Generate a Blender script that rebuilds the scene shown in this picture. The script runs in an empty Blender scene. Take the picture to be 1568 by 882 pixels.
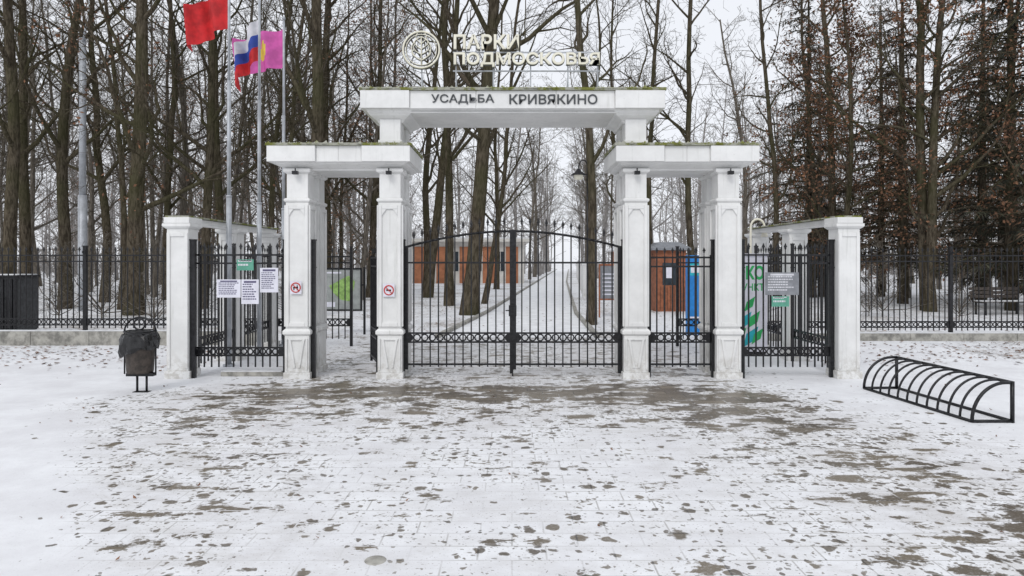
import bpy, math, random
from mathutils import Vector, Matrix
import numpy as np
R=math.radians
scene=bpy.context.scene
# ------------------------------------------------------------ materials
def newmat(name):
    m=bpy.data.materials.new(name); m.use_nodes=True
    nt=m.node_tree; nt.nodes.clear()
    out=nt.nodes.new('ShaderNodeOutputMaterial'); b=nt.nodes.new('ShaderNodeBsdfPrincipled')
    nt.links.new(b.outputs[0],out.inputs[0])
    return m,nt,b
def noise(nt,scale,detail=4,rough=.6,dist=0,vec=None):
    n=nt.nodes.new('ShaderNodeTexNoise'); n.inputs['Scale'].default_value=scale
    n.inputs['Detail'].default_value=detail; n.inputs['Roughness'].default_value=rough
    n.inputs['Distortion'].default_value=dist
    if vec is not None: nt.links.new(vec,n.inputs['Vector'])
    return n.outputs['Fac']
def ramp(nt,src,a,b,va=0.,vb=1.):
    n=nt.nodes.new('ShaderNodeMapRange'); n.interpolation_type='SMOOTHSTEP'
    nt.links.new(src,n.inputs['Value']); n.inputs['From Min'].default_value=a; n.inputs['From Max'].default_value=b
    n.inputs['To Min'].default_value=va; n.inputs['To Max'].default_value=vb
    return n.outputs['Result']
def mth(nt,op,a,b=None):
    n=nt.nodes.new('ShaderNodeMath'); n.operation=op
    for i,v in enumerate((a,b)):
        if v is None: continue
        if isinstance(v,(int,float)): n.inputs[i].default_value=v
        else: nt.links.new(v,n.inputs[i])
    return n.outputs[0]
def mix(nt,f,a,b):
    n=nt.nodes.new('ShaderNodeMix'); n.data_type='RGBA'
    if isinstance(f,(int,float)): n.inputs[0].default_value=f
    else: nt.links.new(f,n.inputs[0])
    for i,v in ((6,a),(7,b)):
        if isinstance(v,tuple): n.inputs[i].default_value=(*v,1)
        else: nt.links.new(v,n.inputs[i])
    return n.outputs[2]
def bump(nt,b,h,s=.3,d=.02):
    n=nt.nodes.new('ShaderNodeBump'); n.inputs['Strength'].default_value=s; n.inputs['Distance'].default_value=d
    nt.links.new(h,n.inputs['Height']); nt.links.new(n.outputs[0],b.inputs['Normal'])
def coords(nt):
    return nt.nodes.new('ShaderNodeNewGeometry').outputs['Position']
def ocoords(nt):
    return nt.nodes.new('ShaderNodeTexCoord').outputs['Object']
def simple(name,col,rough=.6,var=.15,scale=8,metal=0,bmp=0,det=2):
    m,nt,b=newmat(name)
    v=coords(nt)
    f=ramp(nt,noise(nt,scale,det,.65,vec=v),.3,.7)
    c2=tuple(max(0,c*(1-var*1.6)) for c in col); c1=tuple(min(1,c*(1+var)) for c in col)
    nt.links.new(mix(nt,f,c2,c1),b.inputs['Base Color'])
    b.inputs['Roughness'].default_value=rough; b.inputs['Metallic'].default_value=metal
    if bmp: bump(nt,b,noise(nt,scale*3,3,.7,vec=v),bmp,.01)
    return m

def white_plaster():
    m,nt,b=newmat('white_painted_plaster')
    p=coords(nt)
    f=ramp(nt,noise(nt,1.7,4,.7,vec=p),.35,.7)
    c=mix(nt,f,(.69,.69,.68),(.79,.79,.78))
    mp=nt.nodes.new('ShaderNodeMapping'); mp.inputs['Scale'].default_value=(14,14,.8); nt.links.new(p,mp.inputs[0])
    s=ramp(nt,noise(nt,1,4,.7,vec=mp.outputs[0]),.55,.76)
    c=mix(nt,mth(nt,'MULTIPLY',s,.36),c,(.36,.37,.33))
    sx=nt.nodes.new('ShaderNodeSeparateXYZ'); nt.links.new(p,sx.inputs[0])
    low=ramp(nt,sx.outputs[2],.0,.55,1,0)
    d=mth(nt,'MULTIPLY',low,ramp(nt,noise(nt,9,4,.7,vec=p),.4,.62))
    c=mix(nt,mth(nt,'MULTIPLY',d,.5),c,(.32,.29,.24))
    sp=ramp(nt,noise(nt,40,2,.6,vec=p),.68,.73)
    c=mix(nt,mth(nt,'MULTIPLY',sp,.2),c,(.3,.29,.27))
    nt.links.new(c,b.inputs['Base Color']); b.inputs['Roughness'].default_value=.55
    bump(nt,b,noise(nt,22,3,.6,vec=p),.12,.005)
    return m
def moss_mat():
    m,nt,b=newmat('mossy_cap')
    p=coords(nt)
    f=ramp(nt,noise(nt,5,5,.75,vec=p),.42,.6)
    g=mix(nt,noise(nt,25,3,vec=p),(.10,.115,.02),(.27,.28,.06))
    c=mix(nt,f,(.42,.42,.36),g)
    nt.links.new(c,b.inputs['Base Color']); b.inputs['Roughness'].default_value=.95
    bump(nt,b,noise(nt,60,3,.8,vec=p),.8,.03)
    return m
def bark(name,dark,light,moss=.5,det=3):
    m,nt,b=newmat(name)
    p=ocoords(nt)
    mp=nt.nodes.new('ShaderNodeMapping'); mp.inputs['Scale'].default_value=(7,7,1.5); nt.links.new(p,mp.inputs[0])
    f=ramp(nt,noise(nt,2.2,det,.7,vec=mp.outputs[0]),.35,.68)
    c=mix(nt,f,dark,light)
    if moss:
        g=ramp(nt,noise(nt,.5,1,.6,vec=p),.42,.65)
        c=mix(nt,mth(nt,'MULTIPLY',g,moss),c,(dark[0]*1.25,dark[1]*1.55,dark[2]*1.0))
    nt.links.new(c,b.inputs['Base Color']); b.inputs['Roughness'].default_value=.95
    b.inputs['Specular IOR Level'].default_value=0
    return m
def ground_mat():
    m,nt,b=newmat('snowy_ground')
    p=coords(nt)
    big=noise(nt,.35,4,.65,vec=p); med=noise(nt,1.6,4,.72,vec=p)
    s=mix(nt,ramp(nt,med,.3,.7),(.70,.71,.735),(.84,.85,.87))
    litter=mix(nt,noise(nt,18,2,vec=p),(.12,.085,.055),(.28,.23,.17))
    sx=nt.nodes.new('ShaderNodeSeparateXYZ'); nt.links.new(p,sx.inputs[0])
    far=ramp(nt,sx.outputs[1],9.5,16,0,1)
    v=mth(nt,'ADD',mth(nt,'MULTIPLY',big,.55),mth(nt,'MULTIPLY',noise(nt,9,5,.8,vec=p),.75))
    v=mth(nt,'ADD',v,mth(nt,'MULTIPLY',far,.10))
    k=ramp(nt,v,.75,.86)
    nt.links.new(mix(nt,mth(nt,'MULTIPLY',k,.8),s,litter),b.inputs['Base Color'])
    b.inputs['Roughness'].default_value=.75
    bump(nt,b,noise(nt,6,5,.75,vec=p),.5,.05)
    return m
def plaza_mat():
    m,nt,b=newmat('snow_dusted_paving')
    p=coords(nt)
    at=nt.nodes.new('ShaderNodeAttribute'); at.attribute_name='wet'; W=at.outputs['Fac']
    br=nt.nodes.new('ShaderNodeTexBrick'); nt.links.new(p,br.inputs['Vector'])
    br.inputs['Scale'].default_value=1; br.inputs['Brick Width'].default_value=.42; br.inputs['Row Height'].default_value=.205
    br.inputs['Mortar Size'].default_value=.007; br.inputs['Mortar Smooth'].default_value=.4
    br.inputs['Color1'].default_value=(.095,.076,.054,1); br.inputs['Color2'].default_value=(.18,.15,.11,1); br.inputs['Mortar'].default_value=(.04,.034,.026,1)
    joint=br.outputs['Fac']
    mp=nt.nodes.new('ShaderNodeMapping'); mp.inputs['Scale'].default_value=(1.0,1.7,1); nt.links.new(p,mp.inputs[0])
    n1=noise(nt,2.1,7,.70,.2,vec=mp.outputs[0])
    v=mth(nt,'ADD',n1,mth(nt,'MULTIPLY',W,.265))
    brick_rand=nt.nodes.new('ShaderNodeSeparateColor'); nt.links.new(br.outputs['Color'],brick_rand.inputs[0])
    v=mth(nt,'ADD',v,mth(nt,'MULTIPLY',brick_rand.outputs[0],.55))
    m1=ramp(nt,v,.785,.82)
    nd=nt.nodes.new('ShaderNodeTexNoise'); nd.inputs['Scale'].default_value=11; nd.inputs['Detail'].default_value=3; nt.links.new(p,nd.inputs['Vector'])
    va=nt.nodes.new('ShaderNodeVectorMath'); va.operation='MULTIPLY_ADD'; nt.links.new(nd.outputs['Color'],va.inputs[0]); va.inputs[1].default_value=(.13,.10,0); nt.links.new(p,va.inputs[2])
    clump=ramp(nt,noise(nt,1.1,3,.6,vec=p),.38,.62,.2,1.3)
    def spots(scale,prob,r0,r1,amp=1.):
        vo=nt.nodes.new('ShaderNodeTexVoronoi'); vo.voronoi_dimensions='2D'; vo.inputs['Scale'].default_value=scale; nt.links.new(va.outputs[0],vo.inputs['Vector'])
        sc=nt.nodes.new('ShaderNodeSeparateColor'); nt.links.new(vo.outputs['Color'],sc.inputs[0])
        thr=mth(nt,'MULTIPLY',mth(nt,'MULTIPLY',W,prob),clump)
        on=mth(nt,'LESS_THAN',sc.outputs[0],thr)
        rr=mth(nt,'ADD',mth(nt,'MULTIPLY',sc.outputs[1],r1-r0),r0)
        d=mth(nt,'SUBTRACT',rr,vo.outputs['Distance'])
        return mth(nt,'MULTIPLY',mth(nt,'MULTIPLY',ramp(nt,d,0,.08),on),amp)
    s1=spots(6.0,.55,.12,.36,.95); s2=spots(13,.72,.12,.40,.88); s3=spots(2.6,.20,.08,.24,1.); s4=spots(27,.45,.15,.40,.7)
    mk=mth(nt,'MAXIMUM',mth(nt,'MAXIMUM',m1,s3),mth(nt,'MAXIMUM',mth(nt,'MAXIMUM',s1,s4),s2))
    fine=noise(nt,45,3,.7,vec=p)
    mk=mth(nt,'MULTIPLY',mk,ramp(nt,fine,.25,.5,.72,1))
    s=mix(nt,ramp(nt,noise(nt,1.1,4,.7,vec=p),.3,.7),(.70,.70,.72),(.83,.84,.86))
    thin=mth(nt,'MULTIPLY',ramp(nt,W,.05,.8),ramp(nt,mth(nt,'ADD',noise(nt,2.5,6,.78,vec=mp.outputs[0]),mth(nt,'MULTIPLY',W,.12)),.44,.74,0,.42))
    s=mix(nt,thin,s,(.38,.35,.31))
    jl=mth(nt,'MULTIPLY',mth(nt,'MULTIPLY',joint,ramp(nt,W,.05,.4,0,.40)),clump)
    s=mix(nt,jl,s,(.22,.20,.175))
    gr=mth(nt,'MULTIPLY',ramp(nt,noise(nt,60,1,.6,vec=p),.66,.71),ramp(nt,W,0,.5,.1,.38))
    s=mix(nt,gr,s,(.18,.14,.10))
    c=mix(nt,mk,s,br.outputs['Color'])
    nt.links.new(c,b.inputs['Base Color'])
    nt.links.new(ramp(nt,mk,.2,.9,.75,.36),b.inputs['Roughness'])
    bump(nt,b,noise(nt,25,4,.75,vec=p),.35,.01)
    return m
M={}
M['white']=white_plaster(); M['moss']=moss_mat()
M['iron']=simple('black_painted_iron',(.014,.014,.016),.38,.4,20,.3)
M['bark']=bark('bark_near',(.045,.037,.027),(.125,.105,.078),.6)
M['barkm_haze']=bark('bark_mid_haze',(.095,.083,.068),(.18,.16,.135),0,1)  # bark paled with painted-in haze for mid-distance trees; shrubs share it
M['barkf_haze']=bark('bark_far_haze',(.23,.215,.205),(.33,.315,.305),0,0)  # distance haze painted into the bark colour, paler still; no real mist
M['leaf']=simple('dry_leaf',(.17,.082,.042),.8,.5,3)
M['leafm']=simple('dry_leaf_mid',(.22,.13,.08),.8,.4,3)
M['needle']=simple('conifer_needles',(.045,.046,.028),.8,.55,1.5)
M['needleb']=simple('brown_needles',(.11,.068,.04),.85,.5,1.2)
M['ground']=ground_mat(); M['plaza']=plaza_mat()
M['snow']=simple('snow',(.76,.77,.79),.7,.08,5,0,.4)
M['pathsnow']=simple('path_snow',(.81,.82,.84),.7,.08,2.2,0,.4,4)
M['conc']=simple('concrete',(.33,.32,.29),.85,.3,6,0,.4,4)
M['poleg']=simple('galvanised_pole',(.42,.44,.47),.45,.12,5,.2)
M['cream']=simple('cream_letter',(.78,.75,.63),.5,.05,5)
M['letterg']=simple('dark_grey_letter',(.05,.055,.06),.5,.1,5)
M['letterback']=simple('letter_backing',(.10,.10,.095),.5,.1,5)
M['paper']=simple('paper',(.72,.72,.80),.6,.05,6)
M['ink']=simple('ink',(.12,.11,.20),.6,.2,60)
M['inkr']=simple('red_ink',(.55,.05,.04),.5,.1,60)
M['greens']=simple('green_sign',(.10,.33,.24),.5,.1,10)
M['greysign']=simple('grey_plaque',(.22,.23,.25),.45,.1,10)
M['red']=simple('red_cloth',(.54,.018,.022),.75,.18,5)
M['blue']=simple('blue_cloth',(.03,.07,.36),.75,.15,5)
M['whitec']=simple('white_cloth',(.62,.62,.66),.75,.1,5)
M['mag']=simple('magenta_cloth',(.56,.10,.36),.75,.12,5)
M['yel']=simple('yellow_cloth',(.62,.48,.06),.75,.1,5)
M['bag']=simple('black_plastic_bag',(.012,.012,.013),.22,.3,15)
M['brownp']=simple('dark_brown_bin',(.055,.043,.035),.6,.3,15)
M['wood']=simple('orange_wood',(.30,.105,.048),.7,.2,6)
M['brick']=simple('orange_cladding',(.42,.17,.085),.8,.15,1.5)
M['glass']=simple('dark_glass',(.03,.04,.05),.1,.2,3)
M['bluep']=simple('blue_panel',(.02,.22,.60),.4,.1,5)
M['eco']=simple('eco_green',(.03,.42,.12),.5,.1,5)
M['teal']=simple('eco_teal',(.02,.42,.50),.5,.1,5)
M['maprgreen']=simple('map_green',(.28,.46,.13),.5,.2,9)
M['mapbg']=simple('map_background',(.33,.35,.34),.5,.1,9)
M['wallw']=simple('pavilion_wall',(.66,.64,.60),.7,.08,1)
M['dark']=simple('dark_metal_mesh',(.04,.042,.045),.6,.3,12)
# ------------------------------------------------------------ builder
class B:
    def __init__(s): s.v=[];s.f=[];s.m=[];s.sm=[];s.M=None
    def add(s,vs,fs,m=0,sm=False):
        o=len(s.v)
        if s.M is not None: vs=[tuple(s.M@Vector(q)) for q in vs]
        s.v.extend(vs)
        for f in fs: s.f.append(tuple(i+o for i in f)); s.m.append(m); s.sm.append(sm)
    def box(s,x0,x1,y0,y1,z0,z1,m=0):
        s.add([(x0,y0,z0),(x1,y0,z0),(x1,y1,z0),(x0,y1,z0),(x0,y0,z1),(x1,y0,z1),(x1,y1,z1),(x0,y1,z1)],
          [(3,2,1,0),(4,5,6,7),(0,1,5,4),(1,2,6,5),(2,3,7,6),(3,0,4,7)],m)
    def loft(s,x0,x1,y0,y1,layers,m=0):
        vs=[];fs=[]
        for z,i in layers:
            vs+=[(x0+i,y0+i,z),(x1-i,y0+i,z),(x1-i,y1-i,z),(x0+i,y1-i,z)]
        n=len(layers); fs.append((3,2,1,0)); o=4*(n-1); fs.append((o,o+1,o+2,o+3))
        for k in range(n-1):
            a=4*k
            for j in range(4):
                fs.append((a+j,a+(j+1)%4,a+4+(j+1)%4,a+4+j))
        s.add(vs,fs,m)
    def tube(s,pts,rad,n=6,m=0,cap=True,sm=True):
        if not isinstance(rad,(list,tuple)): rad=[rad]*len(pts)
        pts=[Vector(p) for p in pts]; vs=[];fs=[]
        L=len(pts); u=None
        for i,p in enumerate(pts):
            d=(pts[min(i+1,L-1)]-pts[max(i-1,0)])
            if d.length<1e-9: d=Vector((0,0,1))
            d.normalize()
            if u is None:
                a=Vector((1,0,0)) if abs(d.x)<.8 else Vector((0,1,0))
                u=(a-d*a.dot(d)).normalized()
            else:
                u=(u-d*u.dot(d))
                if u.length<1e-6: u=Vector((1,0,0))
                u.normalize()
            w=d.cross(u); r=rad[i]
            for k in range(n):
                t=2*math.pi*k/n; q=p+u*(r*math.cos(t))+w*(r*math.sin(t)); vs.append((q.x,q.y,q.z))
        for i in range(L-1):
            for k in range(n):
                fs.append((i*n+k,i*n+(k+1)%n,(i+1)*n+(k+1)%n,(i+1)*n+k))
        if cap: fs.append(tuple(range(n-1,-1,-1))); fs.append(tuple(range((L-1)*n,L*n)))
        s.add(vs,fs,m,sm)
    def ring(s,c,r,t,axis='Y',n=14,k=5,m=0):
        pts=[]
        for i in range(n+1):
            a=2*math.pi*i/n
            if axis=='Y': pts.append((c[0]+r*math.cos(a),c[1],c[2]+r*math.sin(a)))
            elif axis=='Z': pts.append((c[0]+r*math.cos(a),c[1]+r*math.sin(a),c[2]))
            else: pts.append((c[0],c[1]+r*math.cos(a),c[2]+r*math.sin(a)))
        s.tube(pts,t,k,m,cap=False)
    def disc(s,c,r,y0,y1,m=0,n=24):
        vs=[(c[0]+r*math.cos(2*math.pi*i/n),y,c[1]+r*math.sin(2*math.pi*i/n)) for y in (y0,y1) for i in range(n)]
        fs=[tuple(range(n)),tuple(range(2*n-1,n-1,-1))]+[(i,n+i,n+(i+1)%n,(i+1)%n) for i in range(n)]
        s.add(vs,fs,m)
    def lathe(s,c,prof,n=20,m=0):
        vs=[];fs=[]
        for r,z in prof:
            for k in range(n):
                a=2*math.pi*k/n; vs.append((c[0]+r*math.cos(a),c[1]+r*math.sin(a),c[2]+z))
        for i in range(len(prof)-1):
            for k in range(n): fs.append((i*n+k,i*n+(k+1)%n,(i+1)*n+(k+1)%n,(i+1)*n+k))
        s.add(vs,fs,m,True)
    def spear(s,x,y,z,h=.16,w=.024,m=0):
        zz=[(z,.006),(z+h*.35,.006),(z+h*.45,w*.6),(z+h*.55,w*.5),(z+h*.6,w),(z+h,.001)]
        vs=[];fs=[]
        for q,r in zz: vs+=[(x-r,y-r*.5,q),(x+r,y-r*.5,q),(x+r,y+r*.5,q),(x-r,y+r*.5,q)]
        for k in range(len(zz)-1):
            a=4*k
            for j in range(4): fs.append((a+j,a+(j+1)%4,a+4+(j+1)%4,a+4+j))
        s.add(vs,fs,m)
    def mesh(s,name,mats):
        me=bpy.data.meshes.new(name); me.from_pydata(s.v,[],s.f)
        for q in mats: me.materials.append(M[q])
        me.polygons.foreach_set('material_index',s.m); me.polygons.foreach_set('use_smooth',s.sm)
        me.update(); return me
    def build(s,name,mats,parent=None,bevel=0,loc=None):
        o=bpy.data.objects.new(name,s.mesh(name,mats)); scene.collection.objects.link(o)
        if parent: o.parent=parent
        if loc: o.location=loc
        if bevel:
            md=o.modifiers.new('bev','BEVEL'); md.width=bevel; md.segments=2; md.limit_method='ANGLE'; md.angle_limit=R(40)
        return o
def empty(name):
    e=bpy.data.objects.new(name,None); scene.collection.objects.link(e); e.empty_display_size=.3; return e
def text(name,s,x0,x1,y,z0,z1,mat,parent=None,bold=0,depth=.012):
    cu=bpy.data.curves.new(name+'_c','FONT'); cu.body=s; cu.extrude=depth; cu.offset=bold; cu.resolution_u=3
    t=bpy.data.objects.new(name+'_t',cu); scene.collection.objects.link(t)
    bpy.context.view_layer.update()
    dg=bpy.context.evaluated_depsgraph_get()
    me=bpy.data.meshes.new_from_object(t.evaluated_get(dg)); bpy.data.objects.remove(t)
    n=len(me.vertices)
    if n==0: return None
    co=np.empty(n*3); me.vertices.foreach_get('co',co); co=co.reshape(-1,3)
    mn=co.min(0); mx=co.max(0)
    o2=np.empty_like(co)
    o2[:,0]=x0+(co[:,0]-mn[0])/(mx[0]-mn[0])*(x1-x0)
    o2[:,2]=z0+(co[:,1]-mn[1])/(mx[1]-mn[1])*(z1-z0)
    o2[:,1]=y-co[:,2]
    me.vertices.foreach_set('co',o2.ravel()); me.materials.clear(); me.materials.append(M[mat]); me.update()
    o=bpy.data.objects.new(name,me); scene.collection.objects.link(o)
    if parent: o.parent=parent
    return o
# ------------------------------------------------------------ ground
b=B(); b.add([(-400,-30,0),(400,-30,0),(400,600,0),(-400,600,0)],[(0,1,2,3)]); b.build('snowy_ground',['ground'])
def sg(a): return 1/(1+math.exp(-max(-40,min(40,a))))
def wet(x,y):
    xl=-5.68+(8.55-y)*(3.28/4.65) if y<8.55 else -5.68+(y-8.55)*.9
    e=sg((x-xl)*9)
    xr=5.2+ (0 if y<6.8 else -(y-6.8)*.55)
    e*=sg((xr-x)*3)
    w=.43
    w+=.66*math.exp(-((y-9.45)/.75)**2)*sg((3.9-abs(x))*2.5)
    w+=.26*math.exp(-((y-8.1)/.8)**2)*sg((3.4-abs(x))*1.6)
    w+=.34*math.exp(-((x-(2.9+.12*(8.9-y)))/1.1)**2)*(1 if y<9.4 else 0)
    w+=.20*math.exp(-((x-(-3.5+.22*(8.5-y)))/.9)**2)*(1 if y<9.4 else 0)
    if y>10: 
        w=.66*sg((3.8-abs(x))*4); e=1
        w*=sg((17-y)*1.2)
    return max(0,min(1.15,w*e))
x0,x1,y0,y1,st=-9,9,-1,16,.1
nx=int((x1-x0)/st)+1; ny=int((y1-y0)/st)+1
vs=[(x0+i*st,y0+j*st,.004) for j in range(ny) for i in range(nx)]
fs=[(j*nx+i,j*nx+i+1,(j+1)*nx+i+1,(j+1)*nx+i) for j in range(ny-1) for i in range(nx-1)]
me=bpy.data.meshes.new('paved_plaza'); me.from_pydata(vs,[],fs); me.materials.append(M['plaza'])
at=me.attributes.new('wet','FLOAT','POINT'); at.data.foreach_set('value',[wet(v[0],v[1]) for v in vs]); me.update()
o=bpy.data.objects.new('paved_plaza',me); scene.collection.objects.link(o)
b=B()
L=[(16.02,-1.75,2.0),(23.5,-.9,2.2),(60,2.2,4.8),(150,9.8,12.4)]
for (ya,la,ra),(yb,lb,rb) in zip(L,L[1:]):
    b.add([(la,ya,.008),(ra,ya,.008),(rb,yb,.008),(lb,yb,.008)],[(0,1,2,3)])
b.build('park_path',['pathsnow'])
b=B()
for (ya,la,ra),(yb,lb,rb) in zip(L,L[1:]):
    for p_,q_ in ((la,lb),(ra,rb)):
        n=max(1,int((yb-ya)/6))
        for i in range(n):
            t0=i/n;t1=(i+1)/n; xa=p_+(q_-p_)*t0; xb=p_+(q_-p_)*t1; y_0=ya+(yb-ya)*t0; y_1=ya+(yb-ya)*t1-.01
            b.add([(xa-.06,y_0,0),(xa+.06,y_0,0),(xb+.06,y_1,0),(xb-.06,y_1,0),(xa-.06,y_0,.09),(xa+.06,y_0,.09),(xb+.06,y_1,.09),(xb-.06,y_1,.09)],
              [(4,5,6,7),(0,1,5,4),(1,2,6,5),(2,3,7,6),(3,0,4,7)])
b.build('path_kerb',['conc'])
b=B(); b.lathe((-.82,4.1,.004),[(0,.006),(.055,.006),(.062,.004),(.066,0)],24); b.build('round_drain_cap',['conc'])
# ------------------------------------------------------------ entrance arch
arch=empty('entrance_arch')
def column(b,xc,y0,w=.35,top=3.22,detail=True):
    d=w; x0=xc-w/2;x1=xc+w/2;y1=y0+d
    b.box(x0-.03,x1+.03,y0-.03,y1+.03,0,.10)
    b.box(x0-.012,x1+.012,y0-.012,y1+.012,.10,.66)
    b.loft(x0-.04,x1+.04,y0-.04,y1+.04,[(.66,.03),(.69,0),(.735,0),(.77,.035)])
    b.box(x0,x1,y0,y1,.77,2.70)
    b.loft(x0-.03,x1+.03,y0-.03,y1+.03,[(2.70,.03),(2.725,.005),(2.755,.005),(2.77,.03)])
    b.box(x0+.012,x1-.012,y0+.012,y1-.012,2.77,top-.08)
    b.loft(x0-.03,x1+.03,y0-.03,y1+.03,[(top-.08,.04),(top-.05,0),(top,0)])
    t=.026; e=.055
    yf=y0-t
    b.box(x0+.004,x0+e,yf,y0-.0005,.80,2.66); b.box(x1-e,x1-.004,yf,y0-.0005,.80,2.66)
    b.box(x0+e+.001,x1-e-.001,yf,y0-.0005,2.60,2.66); b.box(x0+e+.001,x1-e-.001,yf,y0-.0005,.80,.86)
    for sx in (-1,1):
        xa=xc+sx*(w/2-e-.001)
        b.add([(xa,yf+.001,2.599),(xa-sx*.07,yf+.001,2.599),(xa,yf+.001,2.50),(xa,y0-.001,2.599),(xa-sx*.07,y0-.001,2.599),(xa,y0-.001,2.50)],
              [(0,1,2),(3,5,4),(1,4,5,2)] )
    yb=y0-.012; yf=yb-.022
    def bar(ax,az,bx,bz,h=.018):
        dx,dz=bx-ax,bz-az; l=math.hypot(dx,dz); nx_,nz_=-dz/l*h,dx/l*h
        P=[(ax-nx_,az-nz_),(bx-nx_,bz-nz_),(bx+nx_,bz+nz_),(ax+nx_,az+nz_)]
        b.add([(q[0],yf,q[1]) for q in P]+[(q[0],yb-.0005,q[1]) for q in P],[(0,1,2,3),(7,6,5,4),(0,4,5,1),(1,5,6,2),(2,6,7,3),(3,7,4,0)])
    bar(x0+.07,.60,xc-.035,.17); bar(x1-.07,.60,xc+.035,.17); bar(x0+.045,.605,x1-.045,.605,.012)
    bar(x0+.02,.14,x0+.02,.62,.012); bar(x1-.02,.14,x1-.02,.62,.012)
    for xs,sg_ in ((x0,-1),(x1,1)):
        xa,xb=sorted((xs+sg_*.0005,xs+sg_*t))
        b.box(xa,xb,y0+.004,y0+e,.80,2.66); b.box(xa,xb,y1-e,y1-.004,.80,2.66); b.box(xa,xb,y0+e+.001,y1-e-.001,2.6,2.66)
cb=B()
CX=[-3.29,-1.87,1.90,3.32]
for xc in CX:
    column(cb,xc,10.45); column(cb,xc,11.05)
cb.build('columns',['white'],arch,.006)
bb=B(); mb=B()
def cap_moss(x0,x1,y0,y1,z,seed):
    rnd=random.Random(seed)
    mb.box(x0-.02,x1+.02,y0-.02,y1+.02,z,z+.04)
    for i in range(int((x1-x0)*40)):
        x=rnd.uniform(x0,x1); y=y0+rnd.uniform(-.02,.03) if rnd.random()<.75 else rnd.uniform(y0,y1)
        r=rnd.uniform(.012,.045); h=r*rnd.uniform(.3,1.0)
        mb.add([(x-r,y-r*.6,z+.02),(x+r,y-r*.5,z+.02),(x+r*.8,y+r,z+.02),(x-r,y+r,z+.02),(x+rnd.uniform(-r,r)*.4,y,z+.035+h)],[(0,1,4),(1,2,4),(2,3,4),(3,0,4)])
def beam(x0,x1,y0,y1,zs,zf,zt,ends,soff_in=.2):
    bb.loft(x0+.035,x1-.035,y0+.035,y1-.035,[(zs,soff_in),(zs+.02,soff_in-.01),(zs+.055,.11),(zf-.02,.05),(zf,.03),(zf,.0),(zt,0)])
    for (a,c,pr) in ends:
        bb.box(a,c,y0+.03-pr,y1-.03+pr,zf+.003,zt-.003)
    cap_moss(x0,x1,y0,y1,zt,int(x0*10)+99)
for sgn in (-1,1):
    xa,xb=(-3.70,-1.54) if sgn<0 else (1.57,3.73)
    beam(xa,xb,10.3,11.65,3.20,3.305,3.55,[(xa,xa+.73,.045),(xa+.742,xa+1.07,.005),(xa+1.082,xb-.742,.005),(xb-.73,xb,.045)])
beam(-2.29,2.31,10.3,11.65,4.06,4.11,4.385,[(-2.29,-1.55,.045),(-1.54,-.55,.008),(-.538,.66,.008),(.672,1.55,.008),(1.56,2.31,.045)],.06)
for xc in (-1.87,1.90):
    for y in (10.47,11.07):
        bb.box(xc-.16,xc+.16,y,y+.33,3.585,3.98)
        bb.box(xc-.18,xc+.18,y-.02,y+.35,3.586,3.66)
    bb.loft(xc-.38,xc+.38,10.345,11.6,[(3.93,.19),(3.97,.17),(4.03,.08),(4.085,.04),(4.105,.04)])
bb.build('beams',['white'],arch,.005)
mb.build('mossy_caps',['moss'],arch)
lt=B()
for xc in CX:
    lt.box(xc-.04,xc+.04,10.32,10.40,3.12,3.17); lt.tube([(xc,10.36,3.17),(xc,10.36,3.215)],.01,6)
lt.build('spot_fittings',['iron'],arch)
text('lettering_name_left','УСАДЬБА',-1.22,-.27,10.317,4.175,4.325,'letterg',arch,.012,.01)
text('lettering_name_right','КРИВЯКИНО',-.04,1.29,10.317,4.175,4.325,'letterg',arch,.012,.01)
sgn_=empty('rooftop_park_sign')
cx,cz,Y=-1.45,5.18,10.9
def emblem(name,Y,g,mat):
    b=B()
    b.ring((cx,Y,cz),.29,.015+g,n=40,k=8); b.ring((cx,Y,cz),.245,.006+g,n=40,k=6)
    b.tube([(cx,Y,cz-.24),(cx,Y,cz+.2)],.009+g,6)
    for s_ in (-1,1):
        for i in range(4):
            z0=cz-.16+i*.085; l=.15-.022*i
            pts=[(cx,Y,z0)]
            for k in range(1,7):
                t=k/6; pts.append((cx+s_*l*math.sin(t*2.4)*1.0,Y,z0+.17*t))
            b.tube(pts,.007+g,5)
        pts=[]
        for k in range(13):
            t=k/12; pts.append((cx+s_*.155*math.sin(math.pi*t)**.7,Y,cz-.17+.38*t))
        b.tube(pts,.008+g,5)
    b.build(name,[mat],sgn_)
emblem('emblem',Y,0,'cream'); emblem('emblem_backing',Y+.045,.004,'letterback')
text('letters_top','ПАРКИ',-.93,.11,Y,5.19,5.42,'cream',sgn_,.022,.02)
text('letters_bottom','ПОДМОСКОВЬЯ',-.93,1.40,Y,4.905,5.135,'cream',sgn_,.022,.02)
text('letters_top_returns','ПАРКИ',-.938,.118,Y+.045,5.182,5.428,'letterback',sgn_,.032,.02)
text('letters_bottom_returns','ПОДМОСКОВЬЯ',-.938,1.408,Y+.045,4.897,5.143,'letterback',sgn_,.032,.02)
b=B()
for z in (4.86,5.16): b.box(-.95,1.42,Y+.07,Y+.09,z-.01,z+.01)
for x in (-1.45,-.9,-.3,.3,.9,1.38):
    b.box(x-.01,x+.01,Y+.071,Y+.091,4.42,(4.9 if x<-1 else 5.15)); b.tube([(x,Y+.08,4.85),(x,Y+.45,4.42)],.008,5)
b.build('support_frame',['poleg'],sgn_)
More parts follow.
